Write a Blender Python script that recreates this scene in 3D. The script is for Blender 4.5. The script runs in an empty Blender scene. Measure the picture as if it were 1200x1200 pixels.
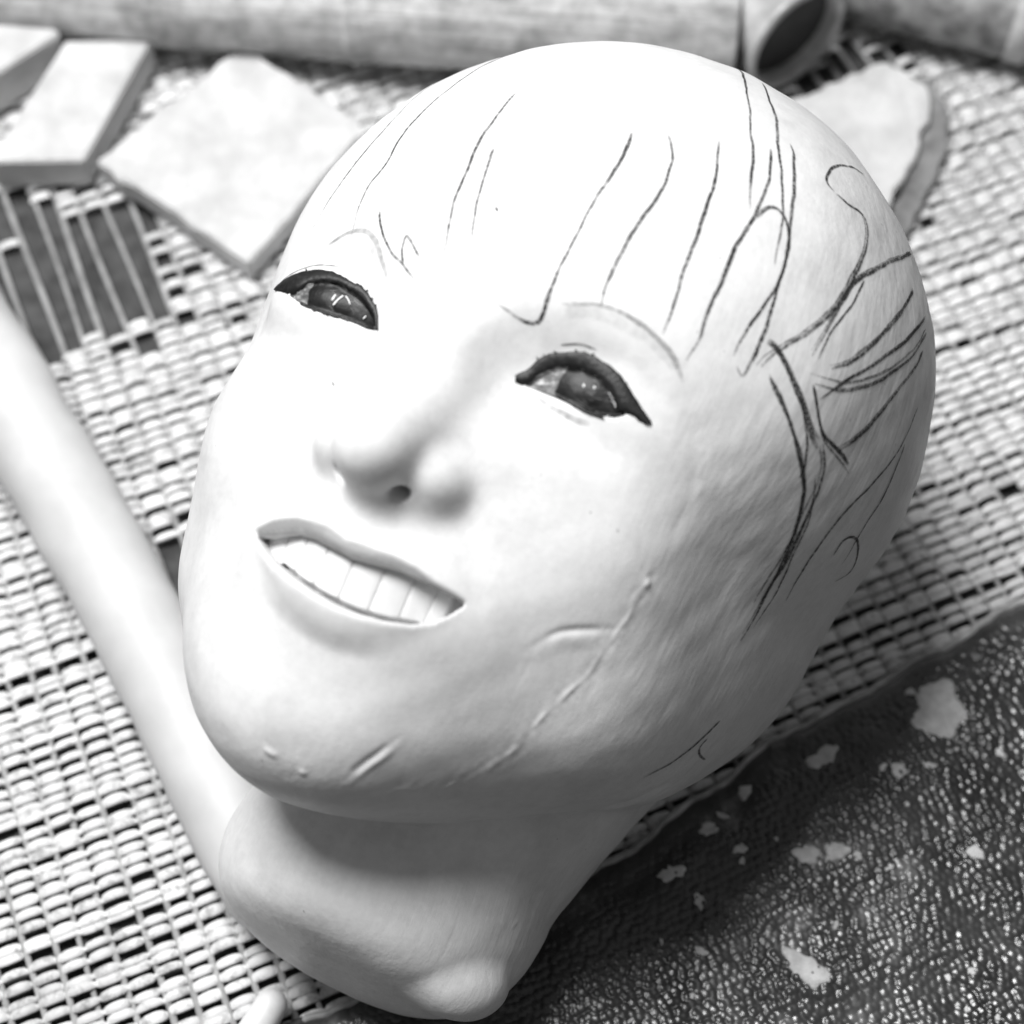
import bpy, bmesh, math, random
import numpy as np
from mathutils import Matrix, Vector
from mathutils.bvhtree import BVHTree

# ---------------------------------------------------------------- camera, world, light
K = 0.0005                       # one modelling unit = half a millimetre
scene = bpy.context.scene
COL = scene.collection
ELEV = math.radians(60)
CAM_POS = np.array([0.0, -250.0, 498.5])
CAM_M = np.array([[1, 0, 0],
                  [0, math.sin(ELEV), -math.cos(ELEV)],
                  [0, math.cos(ELEV), math.sin(ELEV)]])
cam_data = bpy.data.cameras.new('camera')
cam = bpy.data.objects.new('camera', cam_data)
COL.objects.link(cam)
cam.location = tuple(CAM_POS * K)
cam.rotation_euler = (math.pi / 2 - ELEV, 0, 0)
cam_data.sensor_width = 36
cam_data.angle = math.radians(34)
cam_data.clip_start = 0.005
cam_data.clip_end = 20
cam_data.dof.use_dof = True
cam_data.dof.focus_distance = 0.220
cam_data.dof.aperture_fstop = 16.0
scene.camera = cam

world = bpy.data.worlds.new('World')
scene.world = world
world.use_nodes = True
bg = world.node_tree.nodes['Background']
bg.inputs[0].default_value = (1, 1, 1, 1)
bg.inputs[1].default_value = 0.135

def area(name, loc, target, size, power):
    d = bpy.data.lights.new(name, 'AREA')
    d.shape = 'DISK'; d.size = size; d.energy = power
    o = bpy.data.objects.new(name, d); COL.objects.link(o)
    o.location = loc
    o.rotation_euler = (Vector(target) - Vector(loc)).to_track_quat('-Z', 'Y').to_euler()
    return o
area('desk_lamp_light', (-0.17, 0.135, 0.61), (0, 0, 0.05), 0.28, 6.0)

scene.view_settings.view_transform = 'Standard'
scene.view_settings.look = 'None'
scene.view_settings.exposure = 0.0
scene.view_settings.gamma = 1.0
scene.view_settings.use_curve_mapping = False

HEAD_RES = 0.65
rnd = random.Random(7)
rng = np.random.default_rng(11)

# ---------------------------------------------------------------- helpers
def mk(name, verts, faces, mat, parent=None, smooth=True):
    me = bpy.data.meshes.new(name)
    v = np.asarray(verts, dtype=np.float64) * K
    me.from_pydata(v.tolist(), [], [list(map(int, f)) for f in faces])
    if smooth:
        me.polygons.foreach_set('use_smooth', [True] * len(me.polygons))
    me.update()
    if mat: me.materials.append(mat)
    o = bpy.data.objects.new(name, me); COL.objects.link(o)
    if parent: o.parent = parent
    return o

def tag(o, label=None, cat=None, group=None, kind=None):
    if label: o['label'] = label
    if cat: o['category'] = cat
    if group: o['group'] = group
    if kind: o['kind'] = kind
    return o

def empty(name, loc=(0, 0, 0)):
    o = bpy.data.objects.new(name, None); COL.objects.link(o)
    o.empty_display_size = 0.01
    o.location = tuple(np.array(loc) * K)
    return o

class NT:
    """tiny node-tree helper"""
    def __init__(s, name):
        s.m = bpy.data.materials.new(name); s.m.use_nodes = True
        s.t = s.m.node_tree; s.b = s.t.nodes['Principled BSDF']
    def n(s, typ, **kw):
        x = s.t.nodes.new(typ)
        for k, v in kw.items():
            if k.startswith('i_'):
                key = k[2:]
                x.inputs[int(key) if key.isdigit() else key.replace('_', ' ')].default_value = v
            else: setattr(x, k, v)
        return x
    def l(s, a, b): s.t.links.new(a, b)
    def ramp(s, fac, stops):
        r = s.n('ShaderNodeValToRGB'); cr = r.color_ramp
        while len(cr.elements) < len(stops): cr.elements.new(0.5)
        for e, (p, c) in zip(cr.elements, stops):
            e.position = p; e.color = (c, c, c, 1) if not isinstance(c, tuple) else c
        s.l(fac, r.inputs[0]); return r
    def mix(s, fac, a, b, typ='MIX'):
        x = s.n('ShaderNodeMix', data_type='RGBA', blend_type=typ)
        for sock, v in ((x.inputs[0], fac), (x.inputs[6], a), (x.inputs[7], b)):
            if hasattr(v, 'is_linked') or hasattr(v, 'links'): s.l(v, sock)
            elif isinstance(v, (int, float)) and sock.type == 'RGBA': sock.default_value = (v, v, v, 1)
            else: sock.default_value = v
        return x.outputs[2]
    def noise(s, vec, scale, detail=3, rough=0.55):
        x = s.n('ShaderNodeTexNoise'); x.inputs['Scale'].default_value = scale
        x.inputs['Detail'].default_value = detail; x.inputs['Roughness'].default_value = rough
        if vec is not None: s.l(vec, x.inputs['Vector'])
        return x.outputs['Fac']
    def bump(s, h, strength, dist, prev=None):
        x = s.n('ShaderNodeBump'); x.inputs['Strength'].default_value = strength
        x.inputs['Distance'].default_value = dist; s.l(h, x.inputs['Height'])
        if prev is not None: s.l(prev, x.inputs['Normal'])
        return x.outputs['Normal']
    def mapping(s, vec, scale=(1, 1, 1), rot=(0, 0, 0)):
        x = s.n('ShaderNodeMapping'); x.inputs['Scale'].default_value = scale
        x.inputs['Rotation'].default_value = rot; s.l(vec, x.inputs['Vector']); return x.outputs[0]
    def obj(s): return s.n('ShaderNodeTexCoord').outputs['Object']

def simple(name, c, rough=0.6, spec=0.5, var=0.12, scale=300, bump=0.2, bdist=0.0002):
    N = NT(name); v = N.obj()
    f = N.noise(v, scale, 4)
    r = N.ramp(f, [(0.25, max(0, c * (1 - var))), (0.75, min(1, c * (1 + var)))])
    N.l(r.outputs[0], N.b.inputs['Base Color'])
    N.b.inputs['Roughness'].default_value = rough
    N.b.inputs['Specular IOR Level'].default_value = spec
    N.l(N.bump(N.noise(v, scale * 2.5, 4), bump, bdist), N.b.inputs['Normal'])
    return N.m

# ---------------------------------------------------------------- the sculpted head (signed distance field -> mesh)
HEAD_R = np.array([[0.88501217, 0.269614, 0.37955467],
                   [-0.33401195, -0.20023458, 0.9210549],
                   [0.32432927, -0.94192059, -0.08715574]])
HEAD_T = np.array([5.84483665, 21.73087191, -474.6779226])
HW_R = CAM_M @ HEAD_R                       # head axes in the world
HW_T = CAM_M @ HEAD_T + CAM_POS

def smin(a, b, k):
    h = np.maximum(k - np.abs(a - b), 0) / k
    return np.minimum(a, b) - h * h * k * 0.25
def smax(a, b, k): return -smin(-a, -b, k)
def ell(P, c, r):
    q = (P - np.array(c, np.float32)) / np.array(r, np.float32)
    k0 = np.sqrt((q * q).sum(1)) + 1e-6
    g = q / np.array(r, np.float32)
    k1 = np.sqrt((g * g).sum(1)) + 1e-6
    return k0 * (k0 - 1) / k1
def cap(P, a, b, ra, rb):
    a = np.array(a, np.float32); b = np.array(b, np.float32)
    ab = b - a; t = np.clip(((P - a) @ ab) / (ab @ ab), 0, 1)
    d = P - a - t[:, None] * ab
    return np.sqrt((d * d).sum(1)) - (ra + (rb - ra) * t)
def poly2(P, pts):
    """signed distance to a polygon in the x,z plane"""
    X = P[:, [0, 2]]; pts = np.array(pts, np.float32); n = len(pts)
    d = np.full(len(P), 1e9, np.float32); ins = np.zeros(len(P), bool)
    for i in range(n):
        a, b = pts[i], pts[(i + 1) % n]
        e = b - a; w = X - a
        t = np.clip((w @ e) / (e @ e + 1e-9), 0, 1); q = w - t[:, None] * e
        d = np.minimum(d, (q * q).sum(1))
        c = ((a[1] <= X[:, 1]) != (b[1] <= X[:, 1]))
        with np.errstate(divide='ignore', invalid='ignore'):
            xi = a[0] + (X[:, 1] - a[1]) / (b[1] - a[1]) * (b[0] - a[0])
        ins ^= c & (X[:, 0] < xi)
    d = np.sqrt(d); d[ins] *= -1
    return d

# outlines measured on the face (x, z) in head space
L_TOP = [(18.9, 0.2), (21.1, 2.9), (22.8, 5.9), (25.2, 7.9), (29.4, 9.6), (33.1, 10.8), (36.8, 10.4), (40.4, 9.6), (43.6, 7.9), (47.1, 5.2), (50.0, 3.1), (52.9, 1.0)]
L_BAND = [(19.5, -1.2), (21.9, -0.8), (23.7, 1.8), (26.5, 4.7), (29.9, 6.4), (33.5, 7.0), (37.6, 6.3), (40.7, 4.9), (43.3, 2.9), (45.2, 0.7), (46.5, 0.9), (51.4, 0.2)]
L_LOW = [(21.9, -0.8), (25.6, -1.0), (30.8, -1.3), (36.2, -1.9), (41.0, -1.7), (44.6, -0.8), (46.5, 0.4)]
R_TOP = [(-53.1, 2.4), (-50.9, 5.4), (-47.1, 7.9), (-44.3, 9.0), (-40.6, 10.1), (-36.3, 10.3), (-32.6, 9.6), (-27.2, 8.8), (-23.7, 6.8), (-20.8, 4.3), (-18.3, -0.2)]
R_BAND = [(-52.9, 2.0), (-45.6, 1.4), (-43.2, 3.1), (-41.3, 5.5), (-38.0, 6.9), (-34.9, 7.5), (-32.0, 7.2), (-28.5, 6.7), (-24.7, 5.1), (-21.8, 3.0), (-18.3, -0.2)]
R_LOW = [(-45.6, 1.4), (-38.9, -0.3), (-34.3, -0.3), (-29.1, 0.0), (-23.2, 0.0), (-18.8, -0.2)]
UL_TOP = [(-25.2, -55.8), (-20.5, -52.2), (-13.6, -49.6), (-7.7, -49.0), (-3.6, -49.6), (0.9, -50.5), (6.8, -49.9), (12.5, -49.8), (17.6, -50.2), (21.9, -51.3), (25.7, -51.9), (29.2, -52.8)]
UL_LOW = [(-23.6, -56.9), (-20.7, -56.2), (-16.2, -54.6), (-11.9, -53.0), (-7.7, -52.5), (-2.4, -53.2), (3.0, -53.8), (8.7, -53.0), (13.8, -52.4), (17.1, -52.6), (22.3, -53.0), (26.4, -53.4), (29.4, -53.9)]
LL_TOP = [(-23.4, -57.8), (-20.7, -59.2), (-14.5, -61.9), (-8.0, -63.5), (-2.0, -64.5), (4.3, -65.2), (10.2, -65.2), (15.4, -64.4), (21.4, -62.6), (25.1, -60.4), (27.4, -57.6), (29.2, -54.4)]
LL_BOT = [(-24.3, -58.8), (-18.0, -63.9), (-11.0, -70.2), (-5.0, -72.7), (2.4, -74.0), (9.7, -73.5), (15.5, -70.8), (20.8, -67.3), (25.4, -62.5), (27.4, -59.9)]
def lip_y(x): return -94 + 14 * (x / 28) ** 2

def resample(pts, n):
    p = np.array(pts, float)
    s = np.concatenate([[0], np.cumsum(np.linalg.norm(np.diff(p, axis=0), axis=1))])
    # Catmull-Rom through the points
    u = np.linspace(0, s[-1], n); out = []
    for q in u:
        i = int(np.clip(np.searchsorted(s, q) - 1, 0, len(p) - 2))
        t = (q - s[i]) / max(s[i + 1] - s[i], 1e-9)
        p0, p1, p2, p3 = p[max(i - 1, 0)], p[i], p[i + 1], p[min(i + 2, len(p) - 1)]
        out.append(0.5 * (2 * p1 + (p2 - p0) * t + (2 * p0 - 5 * p1 + 4 * p2 - p3) * t * t + (3 * p1 - p0 - 3 * p2 + p3) * t ** 3))
    return np.array(out)

def near(P, c, r):
    d = P - np.array(c, np.float32)
    return np.nonzero((d * d).sum(1) < r * r)[0]

def head_sdf(P):
    P = P.astype(np.float32)
    d = ell(P, (8.5, 8, 23.5), (94.5, 103, 93))
    d = smax(d, ell(P, (12, 16, 20), (103, 104.5, 99)), 4)           # flatter forehead
    d = smin(d, ell(P, (0, -22, -28), (66, 62, 66)), 24)          # mid face
    d = smin(d, ell(P, (-1, -34, -67), (58, 52, 46)), 18)         # jaw
    d = smin(d, ell(P, (-4, -64, -88), (26, 22, 22)), 22)         # chin
    for s in (-1, 1):
        d = smin(d, ell(P, (38 * s, -53, -32), (24, 20, 21)), 18)  # cheek apples
    d = smin(d, ell(P, (-50, -8, -58), (17, 38, 28)), 22)         # jaw corners
    d = smin(d, ell(P, (54, -4, -56), (26, 46, 31)), 26)
    d = smin(d, ell(P, (46, 22, -35), (44, 55, 44)), 16)          # nape
    # neck stump
    dn = cap(P, (10, 30, -62), (8, 13, -122), 60, 45)
    dn = smin(dn, ell(P, (5, 8, -136), (44, 39, 30)), 12)
    nrm = np.array((0.05, -0.42, -0.9), np.float32); nrm /= np.linalg.norm(nrm)
    dn = smax(dn, (P - np.array((4, -30, -146), np.float32)) @ nrm, 9)      # trimmed underside
    dn = smin(dn, ell(P, (38, -1, -144), (15, 16, 12)), 2.5)   # folded lump of clay
    d = smin(d, dn, 3)
    gv = [(14, -44, -112), (27, -34, -108), (44, -19, -101.5), (62, -15, -91), (75, -14, -77)]     # crease under the jaw
    gr = np.minimum.reduce([cap(P, gv[i], gv[i + 1], 3.2, 3.2 if i < 3 else 0.6) for i in range(4)])
    d = smax(d, -gr, 2.5)
    def sub(c, r, fn):
        i = near(P, c, r)
        if len(i): d[i] = fn(d[i], P[i])
    # forehead / brow plane and eye sockets
    for s in (-1, 1):
        sub((36 * s, -78, 4), 50, lambda a, p: smax(a, -ell(p, (36 * s, -100, 1), (25, 22, 13)), 12))
        sub((22 * s, -88, 0), 40, lambda a, p: smax(a, -ell(p, (20 * s, -103, -2), (9, 16, 13)), 12))
        sub((36 * s, -66, 2), 45, lambda a, p: smin(a, ell(p, (36 * s, -60, 2), (21, 21, 16)), 5))
    # nose
    def nose(a, p):
        n = cap(p, (0, -76, 8), (0.4, -93.5, -24), 8, 8.6)
        n = smin(n, ell(p, (0.3, -97, -29), (9.6, 10.5, 9.6)), 6)
        a = smin(a, n, 14)
        for s in (-1, 1):
            a = smin(a, ell(p, (12.4 * s + 0.6, -84.6, -30.5), (7.4, 9.4, 6.8)), 5.5)
        a = smin(a, cap(p, (0.8, -96, -33), (1.2, -88, -39), 5, 4.5), 3.5)
        for s in (-1, 1):
            a = smax(a, -cap(p, (8.0 * s + 0.8, -95.0, -38.6), (6.4 * s + 0.8, -88, -31), 2.4, 2.0), 1.4)
        return a
    sub((0, -88, -22), 48, nose)
    # muzzle, nasolabial folds, lips, mouth opening
    def mouth(a, p):
        a = smin(a, ell(p, (1.5, -66, -58), (33, 27.5, 23)), 12)
        for s in (-1, 1):
            f = cap(p, (26 * s, -88.5, -38), (34 * s, -86, -50), 0.6, 0.6)
            a = smax(a, -f, 7)
        up = resample(UL_TOP, 14); lo = resample(UL_LOW, 14)
        u = np.full(len(p), 1e9, np.float32)
        for i in range(13):
            c0 = (up[i] + lo[i]) / 2; c1 = (up[i + 1] + lo[i + 1]) / 2
            r0 = max(0.8, abs(up[i][1] - lo[i][1]) * 0.40); r1 = max(0.8, abs(up[i + 1][1] - lo[i + 1][1]) * 0.40)
            u = np.minimum(u, cap(p, (c0[0], lip_y(c0[0]) + 1.6, c0[1]), (c1[0], lip_y(c1[0]) + 1.6, c1[1]), r0, r1))
        a = smin(a, u, 2.2)
        up = resample(LL_TOP[1:], 14); lo = resample(LL_BOT, 14)
        u = np.full(len(p), 1e9, np.float32)
        for i in range(13):
            c0 = (up[i] * 0.6 + lo[i] * 0.4); c1 = (up[i + 1] * 0.6 + lo[i + 1] * 0.4)
            r0 = max(0.9, np.linalg.norm(up[i] - lo[i]) * 0.42); r1 = max(0.9, np.linalg.norm(up[i + 1] - lo[i + 1]) * 0.42)
            u = np.minimum(u, cap(p, (c0[0], lip_y(c0[0]) + 4.8, c0[1]), (c1[0], lip_y(c1[0]) + 4.8, c1[1]), r0, r1))
        a = smin(a, u, 3.5)
        op = poly2(p, UL_LOW + LL_TOP[::-1])
        a = smax(a, -np.maximum(op, p[:, 1] - (lip_y(p[:, 0]) + 6)), 1.2)
        return a
    sub((1, -84, -60), 46, mouth)
    # eye openings, slightly sunk
    for top, low in ((L_BAND[1:-1], L_LOW), (R_BAND[1:], R_LOW)):
        pl = top + low[::-1]
        c = np.mean(np.array(pl), 0)
        def eye(a, p, pl=pl):
            o = poly2(p, pl)
            return smax(a, -np.maximum(o, -1.1 - a), 0.8)
        sub((c[0], -80, c[1]), 24, eye)
    return d

def surface_nets(fn, lo, hi, h, sub=4, band=5.0):
    lo = np.array(lo, float); nC = np.ceil((np.array(hi) - lo) / (h * sub)).astype(int)
    H = h * sub
    ax = [lo[i] + H * np.arange(nC[i] + 1) for i in range(3)]
    G = np.stack(np.meshgrid(*ax, indexing='ij'), -1).reshape(-1, 3)
    F = fn(G).reshape(nC + 1)
    A = np.abs(F)
    m = np.full(nC, 1e9, np.float32)
    for dx in (0, 1):
        for dy in (0, 1):
            for dz in (0, 1):
                m = np.minimum(m, A[dx:dx + nC[0], dy:dy + nC[1], dz:dz + nC[2]])
    act = np.argwhere(m < band)
    nF = nC * sub + 1
    val = np.full(nF, np.nan, np.float32)
    need = np.zeros(nF, bool)
    o = np.stack(np.meshgrid(*[np.arange(sub + 1)] * 3, indexing='ij'), -1).reshape(-1, 3)
    pts = (act[:, None, :] * sub + o[None]).reshape(-1, 3)
    need[pts[:, 0], pts[:, 1], pts[:, 2]] = True
    idx = np.argwhere(need)
    out = np.empty(len(idx), np.float32)
    for s in range(0, len(idx), 400000):
        out[s:s + 400000] = fn(lo + idx[s:s + 400000] * h)
    val[idx[:, 0], idx[:, 1], idx[:, 2]] = out
    o = np.stack(np.meshgrid(*[np.arange(sub)] * 3, indexing='ij'), -1).reshape(-1, 3)
    cells = (act[:, None, :] * sub + o[None]).reshape(-1, 3)
    cor = [(a, b, c) for a in (0, 1) for b in (0, 1) for c in (0, 1)]
    cv = np.stack([val[cells[:, 0] + a, cells[:, 1] + b, cells[:, 2] + c] for a, b, c in cor], 1)
    neg = (cv < 0).sum(1); k = (neg > 0) & (neg < 8)
    cells, cv = cells[k], cv[k]
    acc = np.zeros((len(cells), 3)); cnt = np.zeros(len(cells))
    for i in range(8):
        for j in range(i + 1, 8):
            if sum(abs(cor[i][q] - cor[j][q]) for q in range(3)) != 1: continue
            a, b = cv[:, i], cv[:, j]; s = (a < 0) != (b < 0)
            t = a[s] / (a[s] - b[s])
            acc[s] += np.array(cor[i]) + t[:, None] * (np.array(cor[j]) - np.array(cor[i])); cnt[s] += 1
    V = lo + (cells + acc / cnt[:, None]) * h
    vid = np.full(nF, -1, np.int32); vid[cells[:, 0], cells[:, 1], cells[:, 2]] = np.arange(len(cells))
    quads = []
    for axis in range(3):
        e = np.zeros(3, int); e[axis] = 1
        p0 = cells; p1 = cells + e
        a = val[p0[:, 0], p0[:, 1], p0[:, 2]]; b = val[p1[:, 0], p1[:, 1], p1[:, 2]]
        s = (a < 0) != (b < 0)
        c = cells[s]; flip = (a[s] < 0)
        u = np.zeros(3, int); u[(axis + 1) % 3] = 1
        w = np.zeros(3, int); w[(axis + 2) % 3] = 1
        q = np.stack([vid[tuple((c - dd).T)] for dd in (0 * u, u, u + w, w)], 1)
        q[~flip] = q[~flip][:, ::-1]
        quads.append(q[(q >= 0).all(1)])
    return V, np.concatenate(quads)

def grad(fn, V, e=0.25):
    g = np.empty_like(V)
    for i in range(3):
        dd = np.zeros(3); dd[i] = e
        g[:, i] = (fn(V + dd) - fn(V - dd)) / (2 * e)
    return g

HV, HQ = surface_nets(head_sdf, (-100, -116, -176), (112, 122, 124), HEAD_RES)
_g = grad(head_sdf, HV); _f = head_sdf(HV)
_gn = (_g * _g).sum(1)
HV = HV - np.clip(_f / np.maximum(_gn, 0.1), -0.5, 0.5)[:, None] * _g
HN = _g / np.sqrt(_gn)[:, None]
print('head verts', len(HV))

# marks measured on the head, in head space
PENCIL_LINES = [
    (1.0, [(20.5, -75.5, 66.1), (21.7, -77.6, 62.1), (22.3, -79.9, 57.2), (21.9, -84.2, 45.9), (21.6, -87.0, 33.7), (21.4, -88.1, 21.7), (21.2, -86.4, 14.2), (20.3, -85.7, 12.7), (18.4, -85.9, 12.2), (15.7, -86.8, 12.3), (10.5, -88.6, 13.7)]),
    (1.0, [(28.1, -72.6, 69.2), (30.8, -74.2, 65.6), (32.7, -75.8, 62.1), (34.3, -79.0, 54.5), (33.5, -82.9, 43.8), (32.8, -85.3, 33.5), (32.8, -86.0, 27.2), (33.6, -86.0, 21.6)]),
    (1.0, [(39.0, -67.1, 73.0), (41.4, -70.3, 67.1), (43.9, -73.7, 59.6), (45.8, -77.8, 48.5), (47.1, -80.5, 37.0), (48.1, -81.4, 28.3), (48.6, -81.6, 20.5)]),
    (1.1, [(49.3, -58.6, 77.5), (52.0, -62.4, 71.4), (53.8, -65.2, 66.2), (54.8, -69.6, 57.9), (54.8, -74.3, 47.2), (55.3, -76.7, 37.7), (55.5, -78.0, 29.7), (56.0, -78.2, 23.4), (55.1, -78.6, 17.2)]),
    (0.8, [(16.8, -28.7, 109.5), (20.2, -28.1, 108.9), (22.2, -26.8, 108.3), (26.7, -32.1, 104.1), (32.0, -42.5, 97.5), (41.3, -57.3, 83.1), (46.5, -62.9, 74.3), (51.0, -68.3, 63.8), (53.2, -70.4, 58.0)]),
    (0.9, [(32.7, -31.1, 103.3), (38.4, -40.5, 96.9), (42.6, -46.1, 91.7), (50.2, -56.5, 79.2), (55.0, -60.8, 71.1), (59.5, -64.7, 61.3), (62.0, -67.3, 53.7), (63.5, -68.9, 47.6)]),
    (1.0, [(51.4, -52.5, 82.3), (53.6, -53.6, 79.9), (56.1, -56.6, 75.1), (59.6, -61.0, 66.7), (63.3, -65.3, 55.8), (65.9, -67.9, 45.4), (65.2, -71.1, 35.9), (64.3, -72.9, 28.5), (63.9, -73.5, 22.8)]),
    (1.1, [(55.2, -70.3, 56.0), (56.0, -68.2, 59.3), (57.1, -66.3, 61.3), (58.9, -65.1, 61.4), (61.1, -64.7, 59.6), (63.4, -65.1, 55.9), (65.2, -67.0, 49.2), (66.8, -69.1, 39.8), (67.9, -70.3, 28.8), (67.7, -70.8, 22.3), (67.1, -71.2, 19.6), (65.5, -72.4, 21.0)]),
    (0.9, [(65.7, -26.4, 89.1), (64.3, -29.8, 88.7), (63.1, -33.5, 87.7), (61.9, -39.6, 84.9), (61.5, -44.3, 82.0), (62.0, -47.9, 78.7), (63.2, -49.3, 76.4), (65.4, -48.6, 75.1)]),
    (1.0, [(66.2, -48.1, 74.8), (69.3, -45.3, 74.1), (71.7, -41.5, 74.7), (73.5, -40.1, 73.7), (75.7, -41.5, 69.9), (78.1, -47.1, 60.8), (78.5, -51.0, 54.6), (78.4, -56.2, 45.3), (75.9, -61.7, 37.1), (71.4, -67.5, 27.6), (69.8, -69.1, 23.5)]),
    (1.0, [(82.3, -12.3, 77.4), (81.9, -36.0, 65.6), (79.4, -49.3, 55.5), (79.0, -54.3, 48.0), (78.8, -57.6, 40.3), (78.0, -60.7, 31.5)]),
    (0.8, [(80.4, -46.9, 56.8), (80.8, -51.0, 49.7), (79.7, -56.7, 40.0), (79.4, -59.0, 31.6)]),
    (1.1, [(87.9, -20.3, 66.1), (88.8, -33.4, 54.4), (87.5, -44.1, 42.8), (85.4, -50.3, 35.4), (82.4, -55.4, 31.3)]),
    (1.1, [(91.8, -12.1, 62.7), (92.1, -29.6, 50.0), (89.5, -41.9, 39.4), (85.5, -51.2, 30.0), (82.8, -55.5, 24.1)]),
    (1.1, [(93.7, -11.9, 58.7), (94.4, -24.3, 48.4), (91.9, -38.0, 37.1), (89.0, -45.2, 31.6), (85.8, -51.0, 28.2), (82.6, -55.7, 26.6), (80.6, -58.3, 25.8)]),
    (1.2, [(80.4, -58.5, 25.7), (81.6, -57.0, 23.2), (84.6, -52.7, 17.7), (86.9, -48.8, 16.2), (89.4, -44.5, 15.5), (92.3, -38.4, 14.0)]),
    (1.0, [(95.4, -15.4, 52.8), (95.2, -30.0, 36.8), (93.0, -38.0, 23.5), (89.8, -43.7, 15.9)]),
    (1.6, [(69.1, -69.2, 29.5), (71.3, -67.5, 28.8), (73.9, -65.3, 26.9), (79.3, -59.8, 20.5), (83.0, -54.6, 15.5), (85.5, -50.5, 13.1)]),
    (1.2, [(86.1, -49.8, 14.6), (87.9, -45.8, 10.6), (88.3, -43.4, 5.7), (87.6, -40.6, -1.8), (85.6, -35.2, -12.8), (82.6, -31.1, -23.9)]),
    (1.3, [(72.2, -67.1, 22.1), (78.2, -60.7, 15.5), (83.2, -52.7, 8.4), (85.8, -46.0, 2.0), (86.1, -39.9, -6.7), (84.3, -33.2, -17.5), (82.4, -29.7, -26.7), (81.3, -29.1, -35.1)]),
    (0.8, [(79.5, -59.6, 20.6), (82.6, -55.0, 14.2), (84.3, -51.0, 8.0), (84.1, -50.1, 4.9)]),
    (0.9, [(99.4, -14.3, 38.7), (99.2, -20.9, 21.9), (95.2, -28.4, 7.1), (91.7, -29.9, -3.8), (89.0, -27.4, -12.3), (86.8, -22.5, -20.9)]),
    (0.7, [(87.0, -46.2, 6.9), (88.1, -40.4, -0.4), (86.8, -35.3, -10.1), (84.6, -28.4, -21.1), (82.6, -27.3, -30.9)]),
    (0.8, [(93.9, -21.1, -5.9), (94.9, -21.8, -2.4), (96.2, -19.8, 0.2), (97.3, -15.9, 0.7), (97.8, -10.6, -1.2), (97.1, -5.1, -6.0), (94.9, -8.3, -10.5)]),
    (0.8, [(82.7, -17.9, -55.3), (80.1, -20.8, -62.3), (76.8, -24.6, -69.7), (72.3, -29.3, -76.4)]),
    (0.8, [(81.3, -18.0, -60.7), (80.5, -18.1, -63.4), (80.7, -14.4, -65.4), (81.5, -8.9, -66.1)]),
    (0.7, [(100.1, -16.9, 28.0), (100.0, -16.6, 16.2), (97.9, -16.7, 3.5), (95.6, -13.7, -6.2)]),
    (0.8, [(-33.9, -39.8, 91.8), (-35.9, -53.6, 76.6), (-38.0, -61.7, 64.6), (-39.4, -66.5, 54.6), (-38.5, -71.7, 42.9), (-40.2, -72.4, 36.1), (-39.9, -73.9, 28.5), (-38.0, -75.8, 21.2)]),
    (0.7, [(-35.8, -40.2, 90.5), (-47.6, -41.8, 79.2), (-48.2, -56.8, 60.3), (-51.4, -61.7, 45.5), (-54.7, -62.6, 32.3), (-55.9, -62.7, 21.5)]),
    (0.9, [(-13.8, -69.6, 70.1), (-14.1, -73.3, 63.9), (-14.0, -77.5, 55.7), (-12.6, -81.8, 44.9), (-11.6, -84.2, 36.3), (-9.3, -86.0, 27.2), (-7.2, -87.1, 20.7)]),
    (0.8, [(-8.6, -80.7, 51.2), (-6.8, -83.9, 42.3), (-4.4, -86.2, 33.1), (-2.4, -87.3, 26.6)]),
    (0.7, [(-32.2, -77.9, 28.9), (-29.0, -80.0, 24.2), (-23.3, -82.8, 19.1), (-17.1, -84.8, 16.2), (-11.9, -86.2, 13.1)]),
    (0.8, [(-17.1, -84.8, 16.2), (-19.5, -84.1, 19.8), (-20.5, -83.4, 23.6), (-18.7, -84.1, 22.8), (-13.1, -86.0, 18.4)]),
]
RIDGES = [
    (1, [(62.5, -65.5, -32.4), (61.7, -65.2, -37.0), (60.9, -64.5, -41.9), (60.3, -63.3, -46.9), (58.8, -62.9, -51.1), (57.2, -61.7, -57.6), (53.7, -61.7, -65.0), (51.4, -61.7, -70.2), (48.2, -61.1, -77.9), (45.3, -60.3, -83.4), (40.2, -60.3, -89.8), (36.3, -61.5, -93.6), (33.3, -61.3, -97.0), (30.9, -64.4, -97.5), (27.1, -68.0, -99.0)]),
]
CREASES = [
    (1, [(18.2, -77.1, -99.8), (20.3, -78.1, -96.4), (22.3, -78.4, -93.5), (24.4, -78.4, -90.1)]),
]
FOLDS = [
    (1, [(47.1, -70.2, -54.5), (49.2, -69.7, -52.0), (52.0, -68.6, -50.2), (54.9, -67.1, -48.7), (57.5, -65.5, -47.4)]),
]
NECKCRACKS = [
    (1, [(35.6, -32.9, -131.4), (40.1, -30.0, -127.3), (45.3, -25.7, -125.6), (49.9, -20.1, -123.3), (52.3, -9.7, -123.5)]),
]
TEMPLES = [
    (1, [(57.6, -77.1, 14.6), (59.9, -75.1, 9.5), (62.8, -72.3, 4.8), (65.6, -68.4, -1.8), (66.4, -64.5, -11.4), (65.7, -63.8, -18.0)]),
]
SPECK_BUMPS = [((62.7, -65.2, -33.0), 0.9, 0.6), ((0.1, -82.9, -102.5), 0.9, 0.4), ((-1.3, -83.2, -102.2), 0.9, 0.4), ((7.5, -79.9, -103.7), 0.8, 0.4)]
DARK_SPECKS = [(-0.3, -86.3, 35.9), (-23.0, -83.1, -16.2)]
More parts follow.
